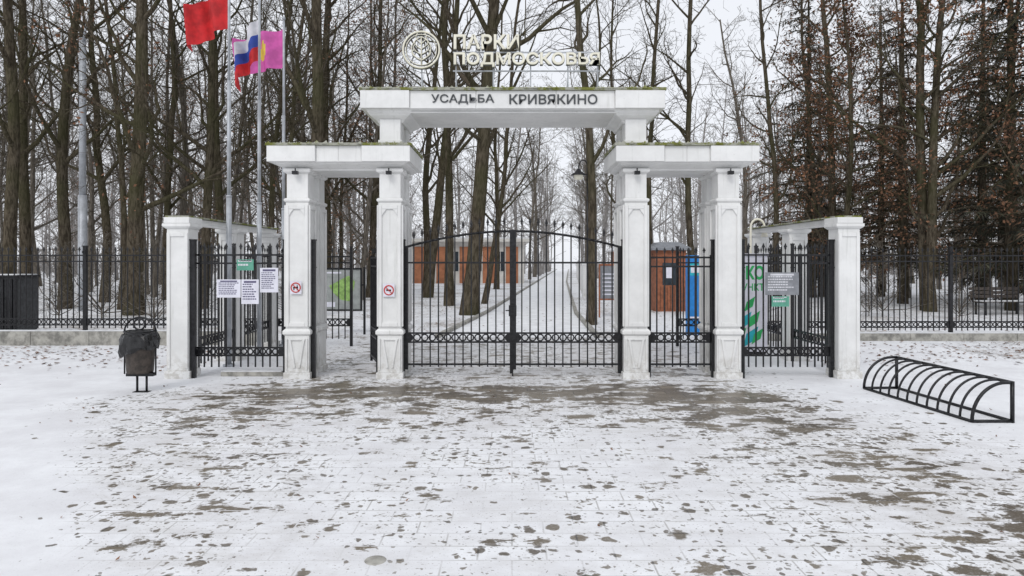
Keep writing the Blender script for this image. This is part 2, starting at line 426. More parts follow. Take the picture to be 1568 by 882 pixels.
# ------------------------------------------------------------ pergola wings
def wing(xc):
    b=B(); e=empty('pergola_wing')
    w=.33
    for y in (10.45,12.3,14.15):
        x0=xc-w/2;x1=xc+w/2
        b.box(x0-.03,x1+.03,y-.03,y+w+.03,0,.12)
        b.box(x0,x1,y,y+w,.12,2.30)
        for sx in (-1,1):
            xx=xc+sx*(w/2-.03); b.box(xx-.026,xx+.026,y-.018,y-.0005,.16,2.24)
        b.box(x0+.057,x1-.057,y-.018,y-.0005,2.18,2.24)
        b.loft(x0-.05,x1+.05,y-.05,y+w+.05,[(2.30,.04),(2.335,0),(2.38,0)])
    b.box(xc-.13,xc+.13,10.46,14.45,2.381,2.47)
    b.box(xc-w/2-.03,xc+w/2+.03,10.41,10.86,2.383,2.475)
    b.build('posts_and_beam',['white'],e,.006)
    c=B(); c.box(xc-.18,xc+.18,10.43,14.47,2.476,2.50); c.build('mossy_cap',['moss'],e)
wing(-5.12); wing(5.16)
# ------------------------------------------------------------ ironwork
def panel(b,L,zb,rails,band,tip,sp=.125,ztop=None,thick=.010):
    n=max(2,int(round(L/sp)))
    zt=ztop if ztop else (lambda x:rails[0])
    for r in rails[1:] if ztop else rails:
        b.box(0,L,-.012,.012,r-.014,r+.014)
    if ztop:
        m=16
        for i in range(m):
            xa=L*i/m; xb=L*(i+1)/m
            b.tube([(xa,0,zt(xa)),(xb,0,zt(xb))],.02,6)
    lo,hi=band
    b.box(0,L,-.012,.012,lo-.013,lo+.013); b.box(0,L,-.012,.012,hi-.013,hi+.013)
    for i in range(1,n):
        x=L*i/n; top=zt(x)+.02
        b.box(x-thick,x+thick,-thick,thick,zb,top)
        b.spear(x,0,top,tip,.024)
    k=int(L/((hi-lo)*.8)); rr=(hi-lo)/2-.008
    for i in range(k):
        x=L*(i+.5)/k
        b.ring((x,0,(lo+hi)/2),rr*.82,.011,n=10,k=4)
    for x in (.045,L-.045):
        b.disc((x,(lo+hi)/2),(hi-lo)/2*.95,-.02,.02)
def post(b,x,y,z1,w=.03):
    b.box(x-w,x+w,y-w,y+w,0,z1); b.box(x-w-.008,x+w+.008,y-w-.008,y+w+.008,z1,z1+.02)
    b.box(x-w-.006,x+w+.006,y-w-.006,y+w+.006,z1*.8,z1*.8+.02)
def T(x,y,ang=0): return Matrix.Translation((x,y,0))@Matrix.Rotation(R(ang),4,'Z')
g=empty('wrought_iron_gate')
for side in (-1,1):
    b=B(); LL=1.66
    if side<0:
        b.M=T(-1.655,10.62); f=lambda x:2.02+.25*math.sin(math.pi/2*min(1,(x)/LL))**.9
    else:
        b.M=T(.025,10.62); f=lambda x:2.02+.25*math.sin(math.pi/2*min(1,max(0,(LL-x))/LL))**.9
    panel(b,LL,.16,[0,1.78,.20],(.545,.685),.21,.128,f)
    b.box(-.01,.04,-.022,.022,.12,f(0)+.02); b.box(LL-.04,LL+.01,-.022,.022,.06,f(LL)+.02)
    b.build('gate_leaf',['iron'],g)
b=B(); post(b,-1.69,10.6,2.12,.03); post(b,1.73,10.6,2.12,.03); b.box(.0,.02,10.59,10.6,.02,.6)
b.box(-.05,.07,10.575,10.595,.95,1.12); b.tube([(-.03,10.56,1.04),(-.03,10.54,1.04),(-.10,10.54,1.04)],.01,6)
b.build('gate_posts_and_lock',['iron'],g)
e=empty('pedestrian_gate'); b=B(); b.M=T(2.13,10.62)
panel(b,.98,.16,[1.86,1.72,.20],(.545,.685),.14,.125); b.box(-.01,.03,-.02,.02,.1,1.9); b.box(.95,.99,-.02,.02,.1,1.9)
b.build('leaf',['iron'],e)
b=B(); post(b,2.12,10.6,2.12,.03); post(b,3.12,10.58,2.12,.032); b.build('posts',['iron'],e)
e=empty('pedestrian_gate'); b=B(); b.M=T(-2.10,10.8,109)
panel(b,.95,.16,[1.86,1.72,.20],(.545,.685),.14,.125); b.box(-.01,.03,-.02,.02,.1,1.9); b.box(.92,.96,-.02,.02,.1,1.9); b.build('leaf',['iron'],e)
b=B(); post(b,-3.07,10.55,2.12,.035); post(b,-2.10,10.74,2.12,.032); b.build('posts',['iron'],e)
for x0,x1 in ((-4.92,-3.50),(3.53,4.96)):
    e=empty('iron_fence_panel'); b=B(); b.M=T(x0+.03,10.6)
    L_=x1-x0-.06
    panel(b,L_,.16,[1.90,1.77],(.34,.46),.17,.118)
    b.M=None; post(b,x0+.01,10.52,2.12,.036); post(b,x1-.01,10.58,2.12,.03); b.build('ironwork',['iron'],e)
for xc in (-5.0,5.04):
    e=empty('iron_fence_panel'); b=B()
    for y in (10.85,12.65): 
        b.M=T(xc,y,90); panel(b,1.42,.16,[1.90,1.77],(.44,.58),.17,.13)
        b.M=None; post(b,xc,y,2.1,.028); post(b,xc,y+1.44,2.1,.028)
    b.build('ironwork',['iron'],e)
for x0,x1,y in ((-5.0,-3.4,14.45),(3.5,5.0,14.45)):
    e=empty('iron_fence_panel'); b=B(); b.M=T(x0,y); panel(b,x1-x0,.16,[1.90,1.77],(.44,.58),.17,.13)
    b.M=None; post(b,x0,y,2.1,.028); post(b,x1,y,2.1,.028); b.build('ironwork',['iron'],e)
for xs,ww,z0,yy in ((-1,[-5.3,-9.2,-12.9,-16.6,-20.3],.30,14.6),(1,[5.35,9.97,13.7,17.4,21.1],.17,15.4)):
    e=empty('iron_park_fence'); b=B()
    for a,c in zip(ww,ww[1:]):
        lo,hi=min(a,c),max(a,c); b.M=T(lo,yy+.12)
        panel(b,hi-lo,z0+.06,[1.93,1.80],(z0+.13,z0+.26),.17,.128,thick=.009)
        b.M=None; post(b,c,yy+.12,2.12,.036)
        b.ring((c,yy+.06,2.0),.03,.008)
    b.build('ironwork',['iron'],e)
    c=B(); lo,hi=min(ww),max(ww)
    n=int((hi-lo)/1.2)
    for i in range(n):
        c.box(lo+(hi-lo)*i/n+.004,lo+(hi-lo)*(i+1)/n-.004,yy,yy+.24,-.02,z0)
    c.build('concrete_plinth',['conc'],e,.008)
    s=B(); s.box(lo,hi,yy+.02,yy+.22,z0+.001,z0+.018); s.build('snow_strip',['snow'],e,.008)
b=B(); b.box(-4.55,-3.55,10.66,10.95,0.0,.07); b.box(-4.55,-3.6,10.67,10.94,.071,.085,1); b.build('low_kerb',['conc','snow'],None,.01)
# ------------------------------------------------------------ notices
def notice(name,x0,x1,z0,z1,y=10.57,bg='paper',ink='ink',rows=7,head=None,seed=1):
    rnd=random.Random(seed); b=B(); b.box(x0,x1,y-.004,y,z0,z1,0)
    H=z1-z0;Wd=x1-x0
    for i in range(rows):
        z=z1-H*(.22+.7*i/rows); l=rnd.uniform(.6,.86)*Wd
        xx=x0+Wd*.08
        while xx<x0+l:
            w=rnd.uniform(.012,.04); b.box(xx,min(xx+w,x0+Wd*.94),y-.006,y-.0045,z,z+H*.33/rows,1); xx+=w+.008
    b.box(x0+Wd*.15,x1-Wd*.15,y-.006,y-.0045,z1-H*.14,z1-H*.06,1)
    b.build(name,[bg,ink])
notice('paper_notice',-4.57,-4.20,1.24,1.52,seed=2)
notice('paper_notice',-4.19,-3.92,1.14,1.52,seed=3)
notice('paper_notice',-3.90,-3.62,1.32,1.70,seed=4,rows=9)
notice('green_notice',-4.26,-4.00,1.66,1.83,bg='greens',ink='whitec',rows=2,seed=5)
notice('grey_plaque',3.92,4.44,1.28,1.63,bg='greysign',ink='whitec',rows=6,seed=6)
notice('green_notice',4.02,4.29,1.10,1.26,bg='greens',ink='whitec',rows=2,seed=7)
for nm,x,z in (('no_dogs_sign',-3.30,1.40),('no_smoking_sign',-1.88,1.36)):
    b=B(); y=10.420
    b.box(x-.088,x+.088,y-.003,y,z-.10,z+.10,0); b.ring((x,y-.005,z),.07,.010,n=28,k=5,m=1)
    b.tube([(x-.048,y-.009,z+.048),(x+.048,y-.009,z-.048)],.007,5,1)
    b.box(x-.04,x+.035,y-.006,y-.0035,z-.012,z+.012,2)
    if 'dog' in nm: b.box(x-.035,x-.02,y-.006,y-.0035,z-.04,z,2); b.box(x+.015,x+.03,y-.006,y-.0035,z-.04,z+.035,2)
    b.build(nm,['paper','inkr','iron'])
b=B(); Y=16.8
x0,x1,z0,z1=-4.68,-3.73,.62,1.60
b.box(x0,x1,Y,Y+.04,z0,z1,1)
for q in ((x0-.04,x0,z0-.04,z1+.04),(x1,x1+.04,z0-.04,z1+.04),(x0,x1,z1,z1+.04),(x0,x1,z0-.04,z0)): b.box(q[0],q[1],Y-.02,Y+.06,q[2],q[3],0)
P=[(-4.5,1.2),(-4.42,1.05),(-4.2,.85),(-4.0,.82),(-3.92,1.02),(-3.86,1.3),(-4.02,1.45),(-4.2,1.36),(-4.34,1.28)]
b.add([(p[0],Y-.004,p[1]) for p in P],[tuple(range(len(P)))],2)
b.box(-4.6,-4.2,Y-.004,Y-.001,1.5,1.54,3); b.box(-4.6,-4.35,Y-.004,Y-.001,.68,.80,3)
b.box(x0-.1,x0-.05,Y,Y+.05,0,1.62,0); b.box(x1+.07,x1+.12,Y,Y+.05,0,1.66,0); b.box(x1+.04,x1+.07,Y,Y+.04,1.2,1.24,0)
b.build('park_map_board',['iron','mapbg','maprgreen','paper'])
b=B(); Y=22
b.box(2.84,3.46,Y,Y+.05,.60,1.66,1); b.box(2.80,2.84,Y-.02,Y+.07,0,1.72,0); b.box(3.46,3.50,Y-.02,Y+.07,0,1.72,0); b.box(2.84,3.46,Y-.02,Y+.07,1.66,1.72,0); b.box(2.84,3.46,Y-.02,Y+.07,.55,.60,0)
for i in range(6): b.box(2.92,3.38,Y-.004,Y-.001,.72+i*.13,.76+i*.13,2)
b.build('information_board',['wood','greysign','paper'])
e=empty('ticket_booth'); b=B(); X0,X1,Y0,Y1=5.15,6.25,24.5,26
b.box(X0,X1,Y0,Y1,0,2.2,0); b.loft(X0-.15,X1+.15,Y0-.15,Y1+.15,[(2.2,0),(2.28,0),(2.5,.35)],1)
b.box(X0+.25,X1-.3,Y0-.02,Y0-.001,.95,1.75,2)
b.box(X0+.38,X0+.62,Y0-.03,Y0-.021,1.2,1.6,3)
for i in range(9): b.box(X0+.04+i*.125,X0+.05+i*.125,Y0-.012,Y0-.0005,.05,.9,4)
b.build('booth',['wood','greysign','glass','paper','iron'],e)
b=B(); Y=16.8
b.box(4.30,4.76,Y,Y+.12,0,1.95,0); b.box(4.38,4.68,Y-.004,Y-.0005,1.45,1.78,1); b.box(4.40,4.66,Y-.006,Y-.0045,1.52,1.70,2); b.box(4.38,4.68,Y-.004,Y-.0005,.4,.44,2)
b.build('blue_information_stele',['bluep','teal','paper'])
e=empty('recycling_point_cabinet'); b=B(); Y=13.0
b.box(4.18,4.86,Y,Y+.6,.08,1.9,0); b.box(4.16,4.88,Y-.02,Y+.62,1.9,1.95,0); b.box(4.2,4.84,Y+.03,Y+.57,0,.08,3)
rnd=random.Random(3)
for i,(x,z,l) in enumerate(((4.22,.20,.42),(4.40,.16,.5),(4.56,.22,.38),(4.30,.48,.45),(4.48,.52,.42),(4.24,.78,.34),(4.42,.84,.36))):
    a=.95; w=l*.2; c,s_=math.cos(a),math.sin(a); yy=Y-.003-i*.0006
    b.add([(x,yy,z),(x+l*c*.5+w*s_,yy,z+l*s_*.5-w*c),(x+l*c,yy,z+l*s_),(x+l*c*.5-w*s_,yy,z+l*s_*.5+w*c)],[(0,1,2,3)],1+i%2)
b.build('cabinet',['paper','eco','teal','iron'],e)
text('label_top','ЭКО',4.26,4.80,Y-.002,1.45,1.72,'eco',e,.04,.001)
text('label_bottom','ПУНКТ',4.28,4.80,Y-.002,1.24,1.38,'eco',e,.02,.001)
b=B(); pts=[(4.86,13.9,0),(4.86,13.9,2.5)]
for k in range(1,9):
    t=math.pi*k/8; pts.append((5.0-.14*math.cos(t),13.9,2.5+.16*math.sin(t)))
pts.append((5.14,13.9,2.42)); b.tube(pts,.022,8); b.lathe((5.14,13.9,2.30),[(.0,.12),(.05,.1),(.07,0),(0,0)],12)
b.build('curved_white_lamp',['cream'])
def bench(x,y,rz):
    b=B(); b.M=Matrix.Translation((x,y,0))@Matrix.Rotation(rz,4,'Z')
    for i in range(4): b.box(-.9,.9,-.22+i*.115,-.13+i*.115,.43,.46,0)
    for i in range(3): b.box(-.9,.9,.27+i*.03,.30+i*.03,.56+i*.13,.66+i*.13,0)
    for s_ in (-.75,.75):
        b.box(s_-.025,s_+.025,-.22,-.17,0,.43,1); b.box(s_-.025,s_+.025,.20,.25,0,.43,1); b.box(s_-.025,s_+.025,-.22,.25,.40,.428,1)
        b.tube([(s_,.24,.4),(s_,.36,.95)],.02,6,1)
    b.box(-.88,.88,-.2,.2,.461,.48,2)
    b.build('park_bench',['brownp','iron','snow'])
bench(16.5,23.0,.1); bench(19.2,23.4,-.1)
# ------------------------------------------------------------ flags
for i,(y,h) in enumerate(((11.7,7.1),(13.1,7.1),(14.5,6.92))):
    b=B(); x=-4.85
    b.tube([(x,y,0),(x,y,2.9)],.045,12); b.tube([(x,y,2.9),(x,y,2.93)],.05,12); b.tube([(x,y,2.93),(x,y,4.9)],.033,12); b.tube([(x,y,4.9),(x,y,h)],.023,10)
    b.lathe((x,y,h),[(.0,.0),(.035,.02),(.04,.045),(.03,.07),(0,.085)],12); b.tube([(x,y,0),(x,y,.04)],.10,12)
    b.tube([(x+.035,y-.02,.9),(x+.03,y-.02,h-.05)],.004,4,0)
    b.build('flagpole',['poleg'])
def flag(name,y,zt,wd,ht,droop,colf,mats,ph):
    b=B(); nu,nv=26,20; x=-4.87; vs=[];fs=[];ms=[]
    for j in range(nv+1):
        for i in range(nu+1):
            u=i/nu;v=j/nv
            sq=wd*(u-.10*math.sin(u*5+ph)*u)
            fold=.10*math.sin(u*11+ph+v*1.2)*(u**.5)+.04*math.sin(u*23+v*3)*u
            vs.append((x-sq+fold*.25,y+fold*1.6,zt-ht*v*(1-.08*u)-droop*(u**1.3)-.03*math.sin(u*9+ph)*u))
    for j in range(nv):
        for i in range(nu):
            b_=j*(nu+1)+i; fs.append((b_,b_+1,b_+nu+2,b_+nu+1)); ms.append(colf((i+.5)/nu,(j+.5)/nv))
    b.v=vs;b.f=fs;b.m=ms;b.sm=[True]*len(fs); b.build(name,mats)
flag('red_flag',11.7,6.60,.60,.80,.46,lambda u,v:0,['red'],.5)
flag('tricolour_flag',13.1,6.45,.46,.80,.66,lambda u,v:0 if v<.33 else (1 if v<.66 else 2),['whitec','blue','red'],1.7)
flag('magenta_flag',14.5,6.73,.88,.82,.24,lambda u,v:1 if (abs(u-.5)<.13 and abs(v-.48)<.24 and abs(u-.5)/.13+abs(v-.48)/.24<1.35) else 0,['mag','yel'],.2)
# ------------------------------------------------------------ rubbish bin
e=empty('rubbish_bin'); b=B(); X,Y=-5.14,9.4
b.lathe((X+.02,Y,0),[(.0,.27),(.165,.27),(.17,.30),(.195,.78),(.205,.79),(.205,.76)],24,0)
b.box(X-.15,X+.22,Y-.05,Y+.05,.225,.268,1)
for dx in (-.02,.11): b.tube([(X+dx,Y,0),(X+dx,Y,.24)],.016,8,1)
b.box(X-.06,X+.15,Y-.05,Y+.05,0,.012,1)
for s_ in (-1,1): b.tube([(X+.02+s_*.215,Y,.25),(X+.02+s_*.215,Y,.86)],.012,6,1)
pts=[(X+.02+.215*math.cos(t*math.pi/14),Y,.84+.19*math.sin(t*math.pi/14)) for t in range(15)]
b.tube(pts,.013,6,1)
b.ring((X+.02,Y,.84),.2,.011,'Z',24,6,1); b.ring((X+.02,Y-.02,.935),.075,.013,'Y',18,6,1)
b.lathe((X+.02,Y,.81),[(0,.05),(.10,.045),(.16,.02),(.19,-.01)],24,1)
b.build('bin_body',['brownp','iron'],e)
b=B(); n=36
prof=[(.17,.80),(.205,.815),(.225,.79),(.235,.72),(.235,.64),(.225,.60)]
vs=[];fs=[]
for j,(r,z) in enumerate(prof):
    for k in range(n):
        a=2*math.pi*k/n; rr=r*(1+.05*math.sin(a*9+j)+.04*math.sin(a*5+j*2)+ (.22*max(0,-math.cos(a))**2*(j/5 if j<4 else .7)))
        zz=z-(.10*max(0,-math.cos(a-.4))*(j/5))+.012*math.sin(a*7+j*3)
        vs.append((X+.02+rr*math.cos(a),Y+rr*math.sin(a),zz))
for j in range(len(prof)-1):
    for k in range(n): fs.append((j*n+k,j*n+(k+1)%n,(j+1)*n+(k+1)%n,(j+1)*n+k))
fs.append(tuple(range(n)))
b.add(vs,fs,0,False); b.build('bin_bag',['bag'],e)
# ------------------------------------------------------------ bike rack
b=B()
F0=Vector((4.95,9.6,0));F1=Vector((5.12,7.6,0));G0=Vector((5.42,9.62,0));G1=Vector((5.57,7.6,0))
up=Vector((0,0,.45)); r=.019
b.tube([F0+Vector((0,0,.02)),F1+Vector((0,0,.02))],r,8); b.tube([G0+Vector((0,0,.02)),G1+Vector((0,0,.02))],r,8)
b.tube([G0+up,G1+up],r,8)
n=12
for i in range(n):
    t=i/(n-1); f=F0.lerp(F1,t); g_=G0.lerp(G1,t)
    pts=[]
    for k in range(13):
        a=math.pi/2*k/12
        pts.append(f.lerp(g_,(1-math.cos(a))*.85)+Vector((0,0,.02+.43*math.sin(a))))
    pts.append(g_+up)
    b.tube(pts,.014 if 0<i<n-1 else r,8)
for t in (0,1):
    f=F0.lerp(F1,t); g_=G0.lerp(G1,t); b.tube([g_,g_+up+Vector((0,0,.015))],.022,8); b.tube([f+Vector((0,0,.02)),g_+Vector((0,0,.02))],r,8)
b.build('bicycle_rack',['iron'])
# ------------------------------------------------------------ misc background objects
b=B(); b.tube([(-15.6,24.8,0),(-15.6,24.8,4.2)],.15,10); b.tube([(-15.6,24.8,4.2),(-15.6,24.8,9.9)],.115,10); b.tube([(-15.6,24.8,9.7),(-15.2,24.4,10.3)],.04,6); b.build('lamp_pole',['poleg'])
b=B(); x,y=2.33,21.0
b.tube([(x,y,0),(x,y,4.7)],.04,8); b.tube([(x,y,4.7)]+[(x-.14+.14*math.cos(t),y,4.7+.22*math.sin(t)) for t in (.5,1,1.57,2.2,2.8,3.14)]+[(x-.28,y,4.66)],.022,6)
b.lathe((x-.28,y,4.3),[(0,.36),(.06,.34),(.10,.26),(.24,.17),(.25,.15),(.05,.15)],14); b.lathe((x-.28,y,4.3),[(.15,.15),(.13,.02),(0,0)],12,1)
b.build('street_lamp',['iron','cream'])
b=B(); 
b.box(-13.2,-11.75,16.2,16.9,.12,1.42,0)
for i in range(14): b.box(-13.15+i*.105,-13.10+i*.105,16.17,16.199,.15,1.38,1)
b.box(-13.25,-11.7,16.15,16.95,1.42,1.47,1); b.box(-13.2,-11.75,16.2,16.9,1.471,1.49,2); b.build('metal_container',['dark','iron','snow'])
e=empty('pavilion_building'); b=B(); Y0=56
b.box(-8.5,1.0,Y0,Y0+6,0,3.4,0); b.box(-8.9,1.4,Y0-.6,Y0+6.4,3.4,3.65,1); b.box(-8.85,1.35,Y0-.55,Y0+6.3,3.651,3.76,4)
for i,xx in enumerate((-8.1,-6.2,-4.3,-2.4,-.5)):
    b.box(xx,xx+1.0,Y0-.05,Y0-.001,.0,3.0,2)
    if i<4: b.box(xx+1.1,xx+1.8,Y0-.04,Y0-.001,1.0,2.6,3); b.box(xx+1.43,xx+1.47,Y0-.06,Y0-.041,1.0,2.6,0)
b.build('walls_and_roof',['wallw','wallw','brick','glass','snow'],e)
e=empty('wooden_kiosk'); b=B()
b.box(7.2,9.6,47,49.5,0,2.5,0); b.loft(6.9,9.9,46.7,49.8,[(2.5,0),(2.6,0),(3.2,1.0)],1); b.box(7.5,9.3,46.95,46.999,1.0,1.9,2); b.box(7.4,9.4,46.75,46.95,.92,.99,3)
b.build('kiosk',['brick','snow','glass','wallw'],e)
b=B(); 
for i in range(12):
    y=34+i*4.2; x=1.75+.088*(y-34)+1.9
    b.box(x-.13,x+.13,y,y+.26,0,1.6); b.box(x-.17,x+.17,y-.04,y+.3,1.6,1.7)
b.build('white_pillar_row',['white'])
# ------------------------------------------------------------ trees
def gen_tree(seed,H=20,r0=.25,first=.25,nl=24,leafy=0,crook=.03,spread=1.,lowtw=6,dens=1.0,maxlev=4,rmin=.0045,tdet=1):
    rnd=random.Random(seed); b=B(); tips=[]
    NS={0:14,1:8,2:5,3:4,4:2} if tdet else {0:8,1:4,2:3,3:2,4:2}
    SD={0:10,1:6,2:4,3:3,4:3} if tdet else {0:6,1:4,2:3,3:3,4:3}
    def branch(p,d,L,r,lev):
        nseg=NS[lev]
        pts=[p.copy()];rad=[r]; dd=d.copy(); dirs=[dd.copy()]
        wob={0:crook,1:.17,2:.24,3:.28,4:.3}[lev]
        for i in range(nseg):
            dd=dd+Vector((rnd.gauss(0,wob),rnd.gauss(0,wob),rnd.gauss(0,wob*.6)))
            if lev==1: dd.z+=.07 if tdet else .14
            if lev==2: dd.z+=.02
            if lev>=3: dd.z-=.03
            if lev==0: dd.z+=.12
            dd.normalize(); pts.append(pts[-1]+dd*(L/nseg)); dirs.append(dd.copy())
            t=(i+1)/nseg
            rad.append(max(rmin,r*(1-t*(.72 if lev==0 else .85))))
        if lev==0: rad[0]=r*1.3
        b.tube(pts,rad,SD[lev],0,cap=False)
        def at(t):
            f=t*nseg; i=min(int(f),nseg-1); q=f-i
            return pts[i].lerp(pts[i+1],q),dirs[min(i+1,nseg)],rad[i]*(1-q)+rad[i+1]*q
        if lev>=maxlev:
            tips.append((pts[-1],dd)); tips.append((pts[1],dd)); return
        if lev==0:
            cnt=nl; ts=[first+(1-first)*((i+rnd.random())/cnt) for i in range(cnt)]
        else:
            cnt={1:8,2:5,3:3}[lev]; cnt=max(2,int(cnt*dens*rnd.uniform(.7,1.3))); ts=[.2+.8*((i+rnd.random())/cnt) for i in range(cnt)]
        for t in ts:
            q,dr,rr=at(min(t,.99))
            az=rnd.uniform(0,2*math.pi); ang=R(rnd.uniform(30,62)) if lev else R(rnd.uniform(38,72))
            a=Vector((1,0,0)) if abs(dr.x)<.8 else Vector((0,1,0))
            u=(a-dr*a.dot(dr)).normalized(); w=dr.cross(u)
            nd=dr*math.cos(ang)+(u*math.cos(az)+w*math.sin(az))*math.sin(ang)
            if lev==0:
                l=H*.30*(1-.55*(t-first)/(1-first))*rnd.uniform(.55,1.15)*spread; r2=min(rr*.55,.02+l*.014)
            else:
                l=L*(.52 if lev==1 else .5)*(1-.4*t)*rnd.uniform(.6,1.25); r2=min(rr*.6,.006+l*.010)
            branch(q,nd,l,max(r2,rmin),lev+1)
        if lev==0:
            for i in range(lowtw):
                t=rnd.uniform(.08,first+.1); q,dr,rr=at(t); az=rnd.uniform(0,6.28)
                branch(q,Vector((math.cos(az),math.sin(az),rnd.uniform(.2,.9))).normalized(),rnd.uniform(1,2.6),.016,2)
    branch(Vector((0,0,-.1)),Vector((rnd.gauss(0,.02),rnd.gauss(0,.02),1)).normalized(),H,r0,0)
    if leafy:
        for (p,d) in tips:
            if rnd.random()>leafy: continue
            for k in range(rnd.randint(1,3)):
                c=p+Vector((rnd.gauss(0,.12),rnd.gauss(0,.12),rnd.gauss(-.04,.12))); s_=rnd.uniform(.03,.065)
                u=Vector((rnd.gauss(0,1),rnd.gauss(0,1),rnd.gauss(0,1))).normalized(); w=u.cross(Vector((rnd.gauss(0,1),rnd.gauss(0,1),rnd.gauss(0,1)))).normalized()
                q=[c-u*s_*1.3,c+w*s_*.7,c+u*s_*1.3,c-w*s_*.7]
                b.add([tuple(z) for z in q],[(0,1,2,3)],1)
    return b
def gen_spruce(seed,H=17,base=.06,W=3.2,fol=1,dens=1.,r0=.2):
    rnd=random.Random(seed); b=B()
    b.tube([(0,0,-.1),(0.05,0,H*.5),(0,0,H)],[r0*1.2,r0*.6,.01],8,0)
    z=H*base
    while z<H*.98:
        t=z/H; n=rnd.randint(4,6); Lm=W*(1-t)**.75+.25
        for i in range(n):
            az=rnd.uniform(0,6.28); L=Lm*rnd.uniform(.6,1.15); dz=rnd.uniform(-.1,.3)
            p=Vector((0,0,z)); pts=[p]; d=Vector((math.cos(az),math.sin(az),.15+dz)).normalized(); ns=6
            for k in range(ns):
                d=(d+Vector((rnd.gauss(0,.05),rnd.gauss(0,.05),-.10+ (.12 if k>3 else 0)))).normalized(); pts.append(pts[-1]+d*L/ns)
            b.tube(pts,[.03*(1-k/(ns+1))*(L/2)+.004 for k in range(ns+1)],3,0,cap=False)
            m=int(L*20*dens)
            for k in range(m):
                f=rnd.uniform(.12,1)*ns; i0=min(int(f),ns-1); q=pts[i0].lerp(pts[i0+1],f-i0)
                side=Vector((-math.sin(az),math.cos(az),0))*rnd.choice((-1,1))
                dd=(side*rnd.uniform(.1,.9)+d*rnd.uniform(0,.8)+Vector((0,0,rnd.uniform(-.9,.15)))).normalized()
                l=rnd.uniform(.18,.5)*(.5+.5*(1-t)); w=dd.cross(Vector((rnd.gauss(0,1),rnd.gauss(0,1),rnd.gauss(0,1)))).normalized()*rnd.uniform(.012,.035)
                mid=q+dd*l*.5+Vector((0,0,-.02)); e_=q+dd*l+Vector((0,0,-l*.2))
                b.add([tuple(q),tuple(mid-w),tuple(e_),tuple(mid+w)],[(0,1,2,3)],fol if rnd.random()<.75 else 3-fol)
        z+=rnd.uniform(.25,.45)
    return b
V=[gen_tree(11,22,.27,.22,22,dens=.9).mesh('bare_a',['bark']),
   gen_tree(12,21,.23,.26,20,crook=.04,dens=.85).mesh('bare_b',['bark']),
   gen_tree(13,20,.18,.20,20,crook=.05,dens=.85).mesh('bare_c',['bark']),
   gen_tree(14,18,.13,.24,20,crook=.045,spread=.8,dens=.85).mesh('bare_d',['bark'])]
V.append(gen_tree(15,21,.21,.24,22,crook=.08,dens=.85).mesh('bare_e',['bark']))
OAK=[gen_tree(21,17,.20,.12,24,leafy=.9,spread=1.1,dens=.95).mesh('oak_a',['bark','leaf']),
     gen_tree(22,14,.14,.10,22,leafy=.9,spread=1.15,dens=.95).mesh('oak_b',['bark','leaf']),
     gen_tree(23,21,.30,.18,24,leafy=.3,dens=.9).mesh('oak_c',['bark','leaf'])]
SPR=[gen_spruce(31,19,.05,3.6).mesh('spruce_a',['bark','needle','needleb']),
     gen_spruce(32,17,.10,3.2,2,.8).mesh('spruce_b',['bark','needle','needleb'])]
SHR=gen_tree(41,2.6,.022,.08,16,spread=1.3,lowtw=8,maxlev=3).mesh('shrub',['barkm_haze'])
def euler(rz,lean):
    return (Matrix.Rotation(lean[0],4,'Y')@Matrix.Rotation(lean[1],4,'X')@Matrix.Rotation(rz,4,'Z')).to_euler()
def put(name,me,x,y,rz=0,s=1,lean=(0,0)):
    o=bpy.data.objects.new(name,me); scene.collection.objects.link(o)
    o.location=(x,y,0); o.rotation_euler=euler(rz,lean); o.scale=(s,s,s); return o
near=[('bare_tree',V[1],-17.0,26,0),('bare_tree',V[1],-19.9,28,.03),('bare_tree',V[1],-17.7,24,-.02),
 ('bare_tree',V[2],-11.8,26,.02),('bare_tree',V[2],-12.6,30,-.03),('bare_tree',V[1],-6.75,22.5,.01),('bare_tree',V[2],-16.2,32,0),
 ('bare_tree',V[4],-17.9,30,.05),('bare_tree',V[3],-9.6,38,0),('bare_tree',V[2],-7.1,34,.02),
 ('bare_tree',V[1],-4.2,34,.14),('bare_tree',V[2],-2.54,27.7,.04),('bare_tree',V[0],-1.45,23,.09),('bare_tree',V[3],-1.17,29,.16),
 ('bare_tree',V[3],2.25,19.4,-.02),('bare_tree',V[3],5.4,26,-.03),('bare_tree',V[3],7.3,27,-.04),
 ('bare_tree',V[3],10.9,28,0),('bare_tree',V[3],15,34,.01),('bare_tree',V[3],-8.9,27,.02),('bare_tree',V[3],-14.6,25.5,-.02),('bare_tree',V[3],-10.3,29,.03),
 ('bare_tree',V[2],15.2,25,-.03),('bare_tree',V[3],19.0,26,.02),('bare_tree',V[3],-21.5,25,.0),
 ('bare_tree',V[1],-5.2,42,.03),('bare_tree',V[2],-1.0,44,.02),('bare_tree',V[2],6.9,40,-.05),
 ('oak_tree',OAK[2],-12.75,23,.0),('oak_tree',OAK[2],-9.0,33,.0),
 ('oak_tree',OAK[0],15.0,24.5,.0),('oak_tree',OAK[1],13.1,27,-.05),('oak_tree',OAK[1],18.3,22.5,.0),('oak_tree',OAK[0],14.6,31,.0),
 ('spruce_tree',SPR[0],18.3,25,0),('spruce_tree',SPR[0],21.5,26,0),('spruce_tree',SPR[1],16.6,29,0),('spruce_tree',SPR[0],22,32,0),('spruce_tree',SPR[1],18.9,35,0),('spruce_tree',SPR[0],15.6,36,0)]
rnd=random.Random(77)
for (nm,me,x,y,ln) in near:
    put(nm,me,x,y,rnd.uniform(0,6.28),rnd.uniform(.92,1.08),(ln,rnd.gauss(0,.01)))
for i in range(14):
    s=rnd.uniform(.6,1.1); x=rnd.uniform(6,22) if i%2 else rnd.uniform(-22,-6)
    put('bare_shrub',SHR,x,rnd.uniform(17,24),rnd.uniform(0,6),s)
